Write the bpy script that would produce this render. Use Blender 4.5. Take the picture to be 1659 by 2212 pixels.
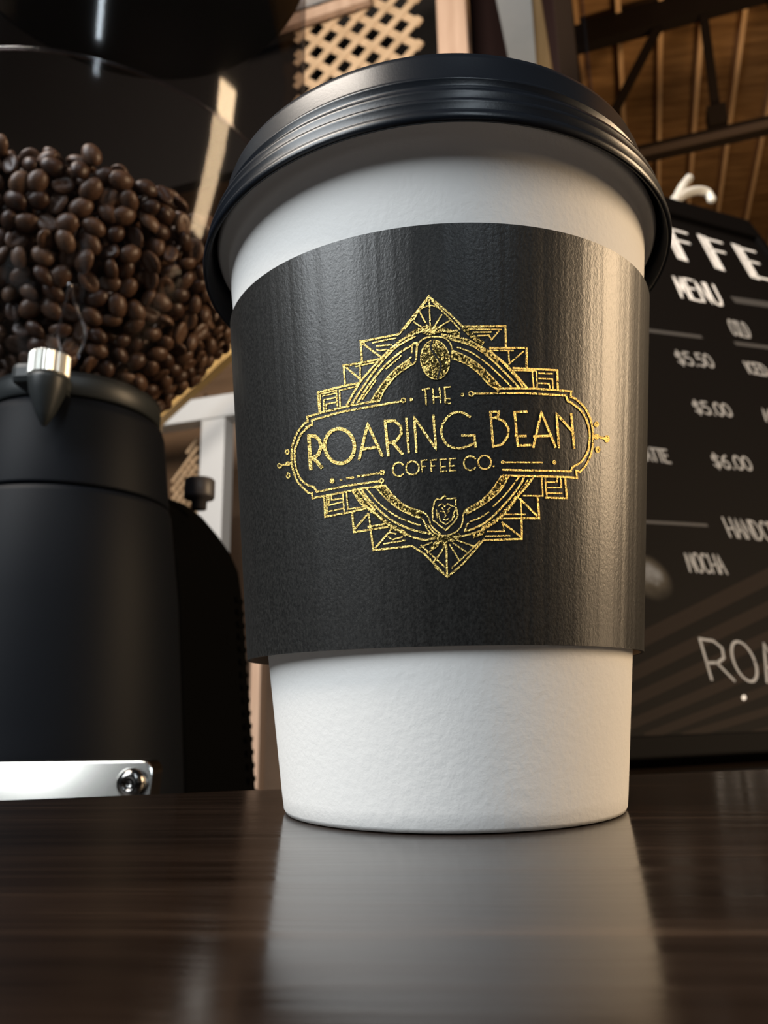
import bpy, bmesh, math, random
import numpy as np
from mathutils import Vector, Matrix

random.seed(7)
for o in list(bpy.data.objects): bpy.data.objects.remove(o)
scene = bpy.context.scene
COL = scene.collection
MM = 0.001

# ------------------------------------------------------------------ camera
W, H = 1659, 2212
F, CD, CH, PITCH, YAW, ROLL = 1642.43, 143.04, 18.04, .2452, -.0785, -.0178
fw = np.array([math.sin(YAW)*math.cos(PITCH), math.cos(YAW)*math.cos(PITCH), math.sin(PITCH)])
_r = np.array([math.cos(YAW), -math.sin(YAW), 0.0]); _u = np.cross(_r, fw)
CR = math.cos(ROLL)*_r + math.sin(ROLL)*_u
CU = -math.sin(ROLL)*_r + math.cos(ROLL)*_u
CP = np.array([0.0, -CD, CH])
cam_d = bpy.data.cameras.new('camera'); cam = bpy.data.objects.new('camera', cam_d); COL.objects.link(cam)
cam_d.sensor_fit = 'HORIZONTAL'; cam_d.sensor_width = 36.0; cam_d.lens = F/W*36.0
cam_d.clip_start = 0.005; cam_d.clip_end = 100
M = Matrix(((CR[0], CU[0], -fw[0], CP[0]*MM), (CR[1], CU[1], -fw[1], CP[1]*MM), (CR[2], CU[2], -fw[2], CP[2]*MM), (0, 0, 0, 1)))
cam.matrix_world = M
cam_d.dof.use_dof = True; cam_d.dof.focus_distance = 0.112; cam_d.dof.aperture_fstop = 48
scene.camera = cam

# ------------------------------------------------------------------ light and exposure
vs = scene.view_settings
vs.view_transform = 'Standard'; vs.look = 'None'; vs.gamma = 1.0; vs.use_curve_mapping = False
vs.exposure = 0.0
world = bpy.data.worlds.new('world'); scene.world = world; world.use_nodes = True
bg = world.node_tree.nodes['Background']; bg.inputs[0].default_value = (0.62, 0.72, 0.85, 1); bg.inputs[1].default_value = 0.025

def area(name, loc, target, size, power, col, sy=None):
    d = bpy.data.lights.new(name, 'AREA'); d.energy = power; d.color = col; d.size = size
    if sy: d.shape = 'RECTANGLE'; d.size_y = sy
    o = bpy.data.objects.new(name, d); COL.objects.link(o); o.location = loc
    o.rotation_euler = (Vector(target)-Vector(loc)).to_track_quat('-Z', 'Y').to_euler()
    return o
# daylight from the shop front on the left behind the camera, warm bulbs to the right
area('window_daylight', (-1.15, -1.0, 1.20), (0, 0, 0.05), 1.0, 44, (0.90, 0.96, 1.0), 1.3)
area('tall_window_daylight', (0.57, -1.56, 1.60), (-0.13, 0.1, 1.3), 0.08, 9, (0.80, 0.91, 1.0), 1.5)
area('warm_room_light', (1.45, 0.15, 0.55), (0, 0, 0.05), 0.28, 24, (1.0, 0.72, 0.44), 0.8)
area('roof_bulbs', (2.5, 3.2, 2.0), (2.4, 6.5, 6.3), 1.0, 110, (1.0, 0.70, 0.38))
area('background_fill', (-1.2, -0.4, 2.2), (0.4, 2.6, 2.4), 1.2, 140, (1.0, 0.89, 0.77))  # added fill that brightens the lattice, beam and tan wall; no doorway there

# ------------------------------------------------------------------ pixel helpers (mm)
def dr(x, y): return fw + (x-W/2)/F*CR - (y-H/2)/F*CU
def atz(x, y, z): d = dr(x, y); return CP + d*(z-CP[2])/d[2]
def aty(x, y, Y): d = dr(x, y); return CP + d*(Y-CP[1])/d[1]
def atp(x, y, P, n): d = dr(x, y); return CP + d*(np.dot(np.array(P)-CP, n)/np.dot(d, n))
def pj(P):
    q = np.array(P)-CP; z = q@fw; return (W/2+F*(q@CR)/z, H/2-F*(q@CU)/z)
AL = math.radians(14.2)
RE = np.array([math.cos(AL), -math.sin(AL), 0]); RJ = np.array([math.sin(AL), math.cos(AL), 0])
def rm(x, y, q):                      # pixel -> room coords (s, z) on the vertical plane RJ.P = q
    P = atp(x, y, RJ*q, RJ); return float(P@RE), float(P[2])
def rz(x, y, z):                      # pixel -> room coords (s, q) on the level plane at z
    P = atz(x, y, z); return float(P@RE), float(P@RJ)

# ------------------------------------------------------------------ materials
def mat(name, col=(.5, .5, .5), rough=.5, metal=0, spec=.5, **kw):
    m = bpy.data.materials.new(name); m.use_nodes = True
    b = m.node_tree.nodes['Principled BSDF']
    b.inputs['Base Color'].default_value = (*col, 1); b.inputs['Roughness'].default_value = rough
    b.inputs['Metallic'].default_value = metal; b.inputs['Specular IOR Level'].default_value = spec
    for k, v in kw.items(): b.inputs[k.replace('_', ' ')].default_value = v
    return m
def N(m, t, **kw):
    n = m.node_tree.nodes.new(t)
    for k, v in kw.items(): setattr(n, k, v)
    return n
def L(m, a, b): m.node_tree.links.new(a, b)
def noise(m, scale, stretch=(1, 1, 1), detail=4, rough=.6, coord='Object', rot=(0, 0, 0)):
    tc = N(m, 'ShaderNodeTexCoord'); mp = N(m, 'ShaderNodeMapping'); mp.inputs['Scale'].default_value = stretch
    mp.inputs['Rotation'].default_value = rot
    n = N(m, 'ShaderNodeTexNoise'); n.inputs['Scale'].default_value = scale; n.inputs['Detail'].default_value = detail
    n.inputs['Roughness'].default_value = rough
    L(m, tc.outputs[coord], mp.inputs[0]); L(m, mp.outputs[0], n.inputs['Vector']); return n
def ramp(m, src, stops, to=None):
    r = N(m, 'ShaderNodeValToRGB'); e = r.color_ramp.elements
    while len(e) < len(stops): e.new(.5)
    for i, (p, c) in enumerate(stops): e[i].position = p; e[i].color = (*c, 1)
    L(m, src, r.inputs[0])
    if to: L(m, r.outputs[0], m.node_tree.nodes['Principled BSDF'].inputs[to])
    return r
def bump(m, src, strength, dist=0.001, prev=None):
    b = N(m, 'ShaderNodeBump'); b.inputs['Strength'].default_value = strength; b.inputs['Distance'].default_value = dist
    L(m, src, b.inputs['Height'])
    if prev: L(m, prev.outputs[0], b.inputs['Normal'])
    L(m, b.outputs[0], m.node_tree.nodes['Principled BSDF'].inputs['Normal']); return b

MT = {}
m = MT['paper'] = mat('white_paper', (.80, .79, .77), .62, spec=.3)
n = noise(m, 900, detail=3); n2 = noise(m, 260, (1, 1, .6), detail=3)
b = bump(m, n.outputs[0], .40, .00015); bump(m, n2.outputs[0], .20, .0003, b)

m = MT['sleeve'] = mat('black_paper', (.02, .02, .02), .37, spec=.6)
n = noise(m, 1.0, (55, .22, 1), detail=2, coord='UV'); n2 = noise(m, 2600, (1, 1, .7), detail=3); n3 = noise(m, 1.0, (300, 1.2, 1), detail=1, coord='UV')
ramp(m, n2.outputs[0], [(.35, (.007, .007, .0068)), (.72, (.027, .0265, .025))], 'Base Color')
b = bump(m, n2.outputs[0], .42, .00012); b = bump(m, n.outputs[0], .5, .0005, b); bump(m, n3.outputs[0], .05, .0003, b)
MT['sleeve_inside'] = mat('brown_board', (.20, .13, .08), .8)

def gold(name, lo, hi):
    m = mat(name, (.80, .56, .16), .30, 1.0)
    n = noise(m, 2600, detail=3, rough=.7)
    ramp(m, n.outputs[0], [(lo, (.03, .024, .008)), (hi, (.86, .62, .20))], 'Base Color')
    bump(m, n.outputs[0], .8, .0004); return m
MT['gold'] = gold('gold_foil', .36, .46)
MT['gold_speckle'] = gold('speckled_gold_foil', .50, .58)
MT['ink'] = mat('black_ink', (.008, .008, .008), .5)

m = MT['lid'] = mat('black_plastic', (.004, .006, .010), .30, spec=.38)
n = noise(m, 2400, detail=2); bump(m, n.outputs[0], .10, .0001)

m = MT['table'] = mat('dark_laminate', (.02, .012, .008), .2, spec=.5)
n = noise(m, 1.0, (14, 260, 1), detail=5, rough=.65); n2 = noise(m, 1.0, (5, 45, 1), detail=3); n3 = noise(m, 260, detail=2)
mx = N(m, 'ShaderNodeMath', operation='MULTIPLY'); L(m, n.outputs[0], mx.inputs[0]); L(m, n2.outputs[0], mx.inputs[1])
ramp(m, mx.outputs[0], [(.10, (.006, .0035, .0025)), (.30, (.018, .0105, .007)), (.46, (.05, .03, .019))], 'Base Color')
ramp(m, n.outputs[0], [(.3, (.09,)*3), (.75, (.21,)*3)], 'Roughness')
b = bump(m, n.outputs[0], .10, .0004); bump(m, n3.outputs[0], .03, .0002, b)
MT['counter'] = mat('counter_black', (.010, .008, .007), .35)

m = MT['grinder'] = mat('grinder_black', (.004, .0052, .0078), .55, spec=.09)
n = noise(m, 1800, detail=2); bump(m, n.outputs[0], .12, .0002)
MT['grinder_rear'] = mat('grinder_matte_black', (.0015, .0015, .0015), .8, spec=.02)
MT['collar'] = mat('collar_grey', (.02, .023, .024), .42, spec=.3)
MT['knobgrey'] = mat('knob_grey', (.06, .055, .06), .45)
MT['chrome'] = mat('chrome', (.62, .60, .56), .15, 1.0)
m = MT['steel'] = mat('knurled_steel', (.55, .54, .50), .32, 1.0)
MT['screw'] = mat('dark_screw_steel', (.22, .21, .20), .16, 1.0)
def bean_mat(name, a, c):
    m = mat(name, a, .40, spec=.45); n = noise(m, 700, detail=3)
    oi = N(m, 'ShaderNodeObjectInfo')
    ramp(m, n.outputs[0], [(.3, a), (.75, c)], 'Base Color'); bump(m, n.outputs[0], .25, .0006); return m
MT['bean0'] = bean_mat('roasted_bean', (.07, .036, .021), (.15, .085, .052))
MT['bean1'] = bean_mat('roasted_bean_light', (.10, .056, .034), (.20, .12, .075))
MT['bean2'] = bean_mat('roasted_bean_dark', (.035, .017, .010), (.08, .040, .023))

def clear(name, tint, gloss, rough, ior=1.45):
    m = bpy.data.materials.new(name); m.use_nodes = True; nt = m.node_tree
    nt.nodes.remove(nt.nodes['Principled BSDF']); out = nt.nodes['Material Output']
    tr = N(m, 'ShaderNodeBsdfTransparent'); tr.inputs[0].default_value = (*tint, 1)
    gl = N(m, 'ShaderNodeBsdfGlossy'); gl.inputs['Roughness'].default_value = rough; gl.inputs[0].default_value = (gloss,)*3+(1,)
    fr = N(m, 'ShaderNodeLayerWeight'); fr.inputs[0].default_value = .5
    pw = N(m, 'ShaderNodeMath', operation='POWER'); L(m, fr.outputs['Facing'], pw.inputs[0]); pw.inputs[1].default_value = 4.5
    ma = N(m, 'ShaderNodeMath', operation='MULTIPLY_ADD'); L(m, pw.outputs[0], ma.inputs[0]); ma.inputs[1].default_value = .14; ma.inputs[2].default_value = ((ior-1)/(ior+1))**2
    mx = N(m, 'ShaderNodeMixShader'); L(m, ma.outputs[0], mx.inputs[0]); L(m, tr.outputs[0], mx.inputs[1]); L(m, gl.outputs[0], mx.inputs[2])
    L(m, mx.outputs[0], out.inputs[0]); return m
MT['acrylic'] = clear('clear_acrylic', (.86, .85, .86), .5, .08)
MT['acrylic_smoke'] = clear('smoked_acrylic', (.62, .59, .58), .9, .08)
MT['acrylic_edge'] = clear('acrylic_edge', (.80, .78, .82), 1.0, .12, 1.9)
MT['pane'] = clear('pane_acrylic', (.80, .76, .70), .9, .10)

def wood(name, a, c, stretch, scale=1.0, rough=.65):
    m = mat(name, a, rough, spec=.3); n = noise(m, scale, stretch, detail=6, rough=.65)
    ramp(m, n.outputs[0], [(.30, a), (.70, c)], 'Base Color'); bump(m, n.outputs[0], .2, .004); return m
MT['deck'] = wood('roof_deck_wood', (.15, .075, .03), (.36, .20, .085), (.8, 7, 7), 1.6)
MT['joist'] = wood('joist_wood', (.60, .36, .19), (.80, .52, .30), (7, .6, 7), 1.6)
MT['truss'] = mat('truss_dark', (.012, .008, .006), .7, spec=.1)
MT['lattice'] = wood('lattice_wood', (.50, .34, .20), (.70, .50, .32), (6, 6, 6), 2)
MT['post'] = wood('post_wood', (.46, .30, .21), (.66, .47, .35), (10, 10, .7), 2)
m = MT['white'] = mat('white_paint', (.62, .66, .68), .5)
n = noise(m, 9, (1, 1, 1), detail=3); ramp(m, n.outputs[0], [(.18, (.32, .33, .33)), (.32, (.78, .83, .86)), (.8, (.86, .90, .92))], 'Base Color')
MT['whitep'] = mat('white_gloss_paint', (.70, .72, .74), .4)
MT['yellow'] = wood('raw_pine', (.50, .34, .17), (.70, .50, .27), (9, .6, 9), 2)
MT['edge_glow'] = mat('orange_glow', (.85, .55, .20), .4)  # colour of the warm glow in the acrylic edge, not a wood
MT['maroon'] = mat('maroon_panel', (.028, .010, .008), .6)
MT['dark'] = mat('dark_panel', (.012, .009, .007), .7)
MT['greypost'] = mat('grey_brown_post', (.06, .042, .033), .7, spec=.1)
MT['tan'] = wood('tan_wall', (.40, .28, .20), (.50, .36, .27), (1, 1, 1), 1.5)
MT['brown'] = wood('brown_board_wall', (.10, .058, .030), (.17, .10, .055), (1, 1, 6), 1.5)
MT['floor'] = mat('concrete', (.16, .14, .12), .6)
m = MT['board'] = mat('board_black', (.004, .0033, .003), .6, spec=.05)
MT['frame'] = mat('frame_black', (.003, .0026, .0025), .6, spec=.03)
MT['chalk'] = mat('chalk_white', (.75, .74, .73), .8)
MT['chalk_dim'] = mat('chalk_grey', (.26, .255, .25), .8)
MT['chalk_faint'] = mat('chalk_faint', (.035, .032, .03), .8)
MT['stripe'] = mat('brown_ray', (.013, .009, .007), .6, spec=.05)
MT['porcelain'] = mat('white_porcelain', (.78, .74, .66), .3)

# ------------------------------------------------------------------ mesh helpers
def tag(o, label=None, cat=None, group=None, kind=None):
    if label: o['label'] = label
    if cat: o['category'] = cat
    if group: o['group'] = group
    if kind: o['kind'] = kind
    return o
def empty(name, loc=(0, 0, 0)):
    o = bpy.data.objects.new(name, None); COL.objects.link(o); o.location = Vector(loc)*MM; o.empty_display_size = .02; return o
def mesh(name, verts, faces, m=None, parent=None, smooth=False):      # verts in mm, world coordinates
    off = np.array(parent_loc(parent))
    d = bpy.data.meshes.new(name)
    d.from_pydata(((np.array(verts, float)-off)*MM).tolist(), [], faces); d.update()
    bm = bmesh.new(); bm.from_mesh(d); bmesh.ops.recalc_face_normals(bm, faces=bm.faces); bm.to_mesh(d); bm.free()
    if m: d.materials.append(MT[m])
    if smooth: d.polygons.foreach_set('use_smooth', [True]*len(d.polygons))
    o = bpy.data.objects.new(name, d); COL.objects.link(o); o.parent = parent; return o
def parent_loc(p):
    l = Vector((0, 0, 0))
    while p: l += p.location; p = p.parent
    return [c/MM for c in l]
def ring(n, r, z, cx=0, cy=0, ry=None):
    return [(cx+r*math.cos(2*math.pi*i/n), cy+(ry or r)*math.sin(2*math.pi*i/n), z) for i in range(n)]
def lathe(name, prof, m, parent=None, n=96, cx=0, cy=0, zf=None, smooth=True, closed=False):
    v = []; f = []
    for r, z in prof: v += ring(n, max(r, .01), z, cx, cy)
    if zf: v = [(x, y, z+zf(x, y)) for x, y, z in v]
    k = len(prof)
    for i in range(k if closed else k-1):
        j = (i+1) % k
        for a in range(n):
            b = (a+1) % n; f.append((i*n+a, i*n+b, j*n+b, j*n+a))
    o = mesh(name, v, f, m, parent, smooth); return o
def edgesplit(o, ang=35):
    o.data.set_sharp_from_angle(angle=math.radians(ang)); return o
def boxv(c, ax, ay, az):
    c = np.array(c); v = []
    for i in (-1, 1):
        for j in (-1, 1):
            for k in (-1, 1): v.append(c+i*np.array(ax)+j*np.array(ay)+k*np.array(az))
    f = [(0, 1, 3, 2), (4, 6, 7, 5), (0, 4, 5, 1), (2, 3, 7, 6), (0, 2, 6, 4), (1, 5, 7, 3)]
    return v, f
def bevel(o, w, seg=2):
    b = o.modifiers.new('bevel', 'BEVEL'); b.width = w*MM; b.segments = seg; b.limit_method = 'ANGLE'; return o
def rbox(name, s0, s1, q0, q1, z0, z1, m, parent=None, bev=0):        # box in room coordinates
    c = RE*(s0+s1)/2+RJ*(q0+q1)/2+np.array([0, 0, (z0+z1)/2])
    v, f = boxv(c, RE*(s1-s0)/2, RJ*(q1-q0)/2, (0, 0, (z1-z0)/2))
    o = mesh(name, v, f, m, parent)
    if bev: bevel(o, bev)
    return o
def bar(name, a, b, w, h, m, parent=None, up=(0, 0, 1), bev=0):         # beam from a to b
    a = np.array(a, float); b = np.array(b, float); d = b-a; ln = np.linalg.norm(d); d /= ln
    s = np.cross(d, up); s /= np.linalg.norm(s); u = np.cross(s, d)
    v, f = boxv((a+b)/2, d*ln/2, s*w/2, u*h/2); o = mesh(name, v, f, m, parent)
    if bev: bevel(o, bev)
    return o
def tube(name, pts, rad, m, parent=None, n=14):
    pts = [np.array(p, float) for p in pts]; v = []; f = []; k = len(pts)
    if not hasattr(rad, '__len__'): rad = [rad]*k
    ref = np.array([.3, .2, 1.0])
    for i, p in enumerate(pts):
        d = pts[min(i+1, k-1)]-pts[max(i-1, 0)]; d /= np.linalg.norm(d)
        s = np.cross(d, ref); s /= np.linalg.norm(s); u = np.cross(s, d)
        v += [p+rad[i]*(s*math.cos(2*math.pi*a/n)+u*math.sin(2*math.pi*a/n)) for a in range(n)]
    for i in range(k-1):
        for a in range(n): b = (a+1) % n; f.append((i*n+a, i*n+b, (i+1)*n+b, (i+1)*n+a))
    f.append(tuple(range(n))); f.append(tuple((k-1)*n+a for a in range(n)))
    return mesh(name, v, f, m, parent, True)
def smooth_line(pts, k=6):              # Catmull-Rom
    P = [np.array(p, float) for p in pts]; P = [2*P[0]-P[1]]+P+[2*P[-1]-P[-2]]; out = []
    for i in range(1, len(P)-2):
        for a in range(k):
            t = a/k; p0, p1, p2, p3 = P[i-1:i+3]
            out.append(.5*((2*p1)+(-p0+p2)*t+(2*p0-5*p1+4*p2-p3)*t*t+(-p0+3*p1-3*p2+p3)*t**3))
    out.append(P[-2]); return out

# ================================================================== SETTING
FLOOR = -1000; CEIL = 6300
floor = rbox('floor', -17000, 12000, -3000, 15000, FLOOR-60, FLOOR, 'floor'); tag(floor, 'grey concrete floor of the coffee shop', None, kind='structure')
wb = rbox('wall_back', -17000, 12000, 14800, 14900, FLOOR, CEIL+200, 'brown'); tag(wb, 'dark brown wooden far wall under the roof', kind='structure')
# tan partition wall behind the grinder
s1, _ = rm(760, 600, 4500); _, zt = rm(440, 388, 4500)
wp = rbox('wall_left', -17000, s1, 4500, 4600, FLOOR, zt, 'tan'); tag(wp, 'tan partition wall behind the coffee grinder', kind='structure')
sL, _ = rm(664, 120, 2700); _, zb = rm(440, 386, 2700)
wl = rbox('wall_loft', -17000, sL+20, 2700, 2760, zb, 5200, 'dark')
o = rbox('wall_recess', sL-200, rm(1000, 100, 3000)[0], 3000, 3040, zb-300, 5200, 'dark'); tag(o, 'dark recess wall behind the lattice', kind='structure'); tag(wl, 'dark loft panel behind the clear hopper', kind='structure')

# ceiling: planks and joists
ceil = empty('ceiling', (0, 0, CEIL)); tag(ceil, 'wooden plank roof deck with pale joists', kind='structure')
sA = rz(1421, 300, CEIL)[0]; sC = rz(1570, 270, CEIL)[0]; JS = (sC-sA)/2
sl, sr = sA-7*JS, sA+9*JS
q = 3500; i = 0
while q < 14800:
    w = 215; z = CEIL+random.uniform(0, 22)
    rbox('plank', sl-3000, sr+400, q+4, q+w-4, z, z+30, 'deck', ceil); q += w
for k in range(-6, 9):
    s = sA+k*JS
    rbox('joist', s-22, s+22, 3500, 14700, CEIL-150, CEIL+5, 'joist', ceil)

# truss
zT = CEIL-250; sT, qT = rz(1480, 18, zT)
tr = empty('roof_truss', RE*sT+RJ*qT+np.array([0, 0, zT-800])); tag(tr, 'dark roof truss with diagonal webs below the plank roof', 'roof truss')
zl = rm(1520, 303, qT)[1]
rbox('top_chord', sT-3200, sT+3500, qT-60, qT+60, zT-130, zT+120, 'truss', tr)
rbox('bottom_chord', sT-3200, sT+3500, qT-70, qT+70, zl-45, zl+45, 'truss', tr)
rbox('bottom_chord_strip', sT-3200, sT+3500, qT-95, qT-71, zl-75, zl-15, 'greypost', tr)
def tp(x, y): s, z = rm(x, y, qT); return RE*s+RJ*qT+np.array([0, 0, z])
for a, b in (((1432, 40), (1318, 258)), ((1518, 20), (1548, 250)), ((1660, -20), (1740, 200)), ((1240, 20), (1210, 330))):
    bar('web', tp(*a), tp(*b), 70, 60, 'truss', tr, up=RJ)
s, z = rm(1548, 258, qT); rbox('gusset_box', s-75, s+75, qT-80, qT+80, z-90, z+90, 'truss', tr)

# lattice panel
QL = 2600
p0 = np.array(rm(790, 80, QL)); pv = np.array(rm(790, 130.6, QL)); ph = np.array(rm(852, 60, QL))
dz = abs(pv[1]-p0[1]); ds = abs(ph[0]-p0[0])
lat = empty('garden_lattice', RE*p0[0]+RJ*QL+np.array([0, 0, p0[1]])); tag(lat, 'tan wooden diagonal lattice panel high above the cup lid', 'lattice')
s0 = rm(640, 100, QL)[0]; s1 = rm(909, 80, QL)[0]; z0 = rm(750, 330, QL)[1]; z1 = rm(790, -60, QL)[1]
hole = np.array(rm(685.5, 64, QL))      # centre of a hole
def clip(a, d):                          # line a + t d inside the rectangle
    t0, t1 = -1e9, 1e9
    for k, (lo, hi) in enumerate(((s0, s1), (z0, z1))):
        ta, tb = (lo-a[k])/d[k], (hi-a[k])/d[k]; t0 = max(t0, min(ta, tb)); t1 = min(t1, max(ta, tb))
    return (a+d*t0, a+d*t1) if t1-t0 > .15 else None
for sgn, qq in ((1, QL-2.5), (-1, QL+2.5)):
    d = np.array([ds, sgn*dz])
    for k in range(-14, 15):
        a = hole+np.array([ds*(k+.5), 0])
        c = clip(a, d)
        if c is None: continue
        A, B = [RE*p[0]+RJ*qq+np.array([0, 0, p[1]]) for p in c]
        bar('lattice_strip', A, B, 5, .385*ds*dz/math.hypot(ds, dz), 'lattice', lat, up=np.cross(RJ, (B-A)/np.linalg.norm(B-A)))
s, z = rm(700, 28, QL-40)
za = rm(740, 18, QL-40)[1]
tb = bar('trim_1', RE*(s0-300)+RJ*(QL-40)+np.array([0, 0, za+14]), RE*(rm(800, 0, QL-40)[0])+RJ*(QL-40)+np.array([0, 0, za+14]), 30, 60, 'post'); tag(tb, 'pale wood trim strip crossing the top of the lattice', kind='structure')
tb = bar('trim_2', RE*(s0-300)+RJ*(QL-70)+np.array([0, 0, za+110]), RE*(rm(790, 0, QL-70)[0])+RJ*(QL-70)+np.array([0, 0, za+110]), 40, 90, 'whitep'); tag(tb, 'cream trim board above the lattice', kind='structure')

# posts and beams above the lid
s0_, z0_ = rm(946, 110, 2450); s1_, _ = rm(1011, 110, 2450)
o = rbox('wooden_post', s0_, s1_, 2450, 2450+90, z0_-900, z0_+1500, 'post', bev=4); tag(o, 'bare tan wooden post right of the lattice', 'post')
sm, zm = rm(1030, 110, 3300); sm2, _ = rm(1240, 110, 3300)
o = rbox('wall_panel', sm-260, sm2, 3300, 3340, zm-1200, zm+2200, 'maroon'); tag(o, 'dark maroon wall panel between the wooden post and white beam', kind='structure')
ZB = 2650
a0 = rz(1072, 0, ZB); a1 = rz(1098, 125, ZB); b0 = rz(1148, 0, ZB); b1 = rz(1159, 145, ZB)
bm_ = empty('ceiling_beam', RE*((a0[0]+b1[0])/2)+RJ*a0[1]+np.array([0, 0, ZB])); tag(bm_, 'white painted ceiling beam with raw pinewood edge above the lid', 'beam')
def slab(name, corners, z0, h, m, parent):
    v = [RE*s+RJ*q+np.array([0, 0, z0]) for s, q in corners]; v += [p+np.array([0, 0, h]) for p in v]
    return mesh(name, v, [(0, 1, 2, 3), (4, 7, 6, 5), (0, 4, 5, 1), (1, 5, 6, 2), (2, 6, 7, 3), (3, 7, 4, 0)], m, parent)
def ext(p, q, t): return (p[0]+(q[0]-p[0])*t, p[1]+(q[1]-p[1])*t)
slab('painted_face', [ext(a0, a1, -2.5), ext(b0, b1, -2.5), ext(b0, b1, 2.2), ext(a0, a1, 2.2)], ZB, 60, 'white', bm_)
y0 = rz(1168, 0, ZB); y1 = rz(1193, 160, ZB)
slab('pine_edge', [ext(b0, b1, -2.5), ext(y0, y1, -2.5), ext(y0, y1, 2.0), ext(b0, b1, 2.2)], ZB+6, 60, 'yellow', bm_)
s, z = rm(1204, 100, 3000); s2, _ = rm(1243, 100, 3000)
o = rbox('dark_post', s, s2, 3000, 3100, z-1400, z+1500, 'greypost'); tag(o, 'dim grey brown post right of the white ceiling beam', 'post')
s, z = rm(1205, 100, 1500); s2, _ = rm(1266, 100, 1500)
o = rbox('acrylic_screen', s, s2, 1500, 1508, z-700, z+500, 'pane'); tag(o, 'narrow clear acrylic screen with a bright right edge', 'screen')
o2 = rbox('screen_edge', s2-2, s2+5, 1498, 1510, z-700, z+500, 'acrylic_edge', o)

# low background left of the cup: white frame, lattice fan, wall pieces
QW = 2800
sa, zr = rm(362, 902, QW); sb, _ = rm(508, 862, QW); zr1 = rm(508, 862, QW)[1]
o = empty('white_frame', RE*sb+RJ*QW+np.array([0, 0, FLOOR])); tag(o, 'white painted post and rail frame between grinder and cup', 'frame')
pa = rm(431, 1000, QW)[0]; pb = rm(482, 1000, QW)[0]; zp = rm(455, 905, QW)[1]; zq = rm(455, 858, QW)[1]
rbox('frame_post', pa, pb, QW, QW+90, FLOOR, zp, 'whitep', o, 4)
rbox('frame_rail', pa-900, rm(512, 870, QW)[0], QW-10, QW+90, zp, zq, 'whitep', o, 4)
s = rm(345, 950, 3200)[0]; s2 = rm(437, 950, 3200)[0]
o = rbox('dark_opening_panel', s-900, s2, 3200, 3230, FLOOR, rm(430, 850, 3200)[1], 'brown'); tag(o, 'dark brown panel standing in for the dark opening by the white post', 'panel')  # panel put in for the darkness of the opening behind the trellis
o = rbox('brown_shelf', rm(345, 800, 3300)[0], rm(560, 800, 3300)[0], 3300, 3500, rm(450, 862, 3300)[1], rm(480, 785, 3300)[1], 'brown'); tag(o, 'brown wooden shelf box above the white rail', 'shelf')
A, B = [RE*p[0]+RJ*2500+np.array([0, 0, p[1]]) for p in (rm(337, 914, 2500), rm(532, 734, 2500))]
hr = empty('glow_bar', A*np.array([1, 1, 0])+np.array([0, 0, FLOOR])); tag(hr, 'sloping orange bar added for the warm glow along the hopper edge', 'glow_bar')  # added bar: the hopper edge's warm glow as a solid orange strip
bar('glow_strip', A, B, 50, 30, 'edge_glow', hr)  # glow strip along the bowl edge, no real rail
bar('glow_bar_post', A*np.array([1, 1, 0])+np.array([0, 0, FLOOR]), A-np.array([0, 0, 10]), 40, 40, 'edge_glow', hr, up=(0, 1, 0))  # made-up support carrying the glow strip down to the floor
# small lattice with a sloping arched edge
fan = empty('lattice_trellis', RE*rm(400, 1060, 3000)[0]+RJ*3000+np.array([0, 0, rm(400, 1060, 3000)[1]])); tag(fan, 'small pale lattice trellis with sloping edge behind the grinder knob', 'trellis')
f0 = np.array(rm(372, 1060, 3000)); f1 = np.array(rm(428, 945, 3000)); zlow = f0[1]-600
for k in range(-8, 7):
    for sgn, qq in ((1, 2994), (-1, 3006)):
        # strips clipped to the region below the arch and left of the post
        P0 = np.array([f1[0]+k*42.0, f0[1]-150]); pts = []
        for tt in np.linspace(-700, 900, 81):
            p = P0+np.array([tt, sgn*tt*1.2])
            u = (p[0]-f0[0]+10)/(f1[0]-f0[0]+10)
            lim = f0[1]+(f1[1]-f0[1])*max(0, min(1, u))**.7
            if p[0] < f1[0]+25 and p[0] > f0[0]-5 and p[1] < lim and p[1] > zlow: pts.append(p)
        if len(pts) > 3:
            A, B = [RE*p[0]+RJ*qq+np.array([0, 0, p[1]]) for p in (pts[0], pts[-1])]
            bar('lattice_strip', A, B, 10, 15, 'lattice', fan, up=np.cross(RJ, (B-A)/np.linalg.norm(B-A)))
s = rm(538, 1600, 2000)[0]; s2 = rm(559, 1600, 2000)[0]
o = rbox('table_leg', s, s2, 2000, 2040, FLOOR, rm(550, 1400, 2000)[1], 'post'); tag(o, 'slim tan wooden upright between grinder and cup base', 'post')

# ================================================================== COUNTER AND LEDGE
LE0 = atz(0, 1728, 0); LE1 = atz(1659, 1661, 0); LD = LE1-LE0; LD /= np.linalg.norm(LD); LN = np.array([-LD[1], LD[0], 0])
e0 = LE0-LD*300; e1 = LE1+LD*420
tv = [e0, e1, e1-LN*620, e0-LN*620]; tv = [p*np.array([1, 1, 0]) for p in tv]
v = tv+[p-np.array([0, 0, 38]) for p in tv]
o = mesh('serving_ledge', v, [(0, 1, 2, 3), (4, 7, 6, 5), (0, 4, 5, 1), (1, 5, 6, 2), (2, 6, 7, 3), (3, 7, 4, 0)], 'table'); bevel(o, 1.2, 3)
tag(o, 'dark brown wood grain ledge under the paper coffee cup', 'ledge')
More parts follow.
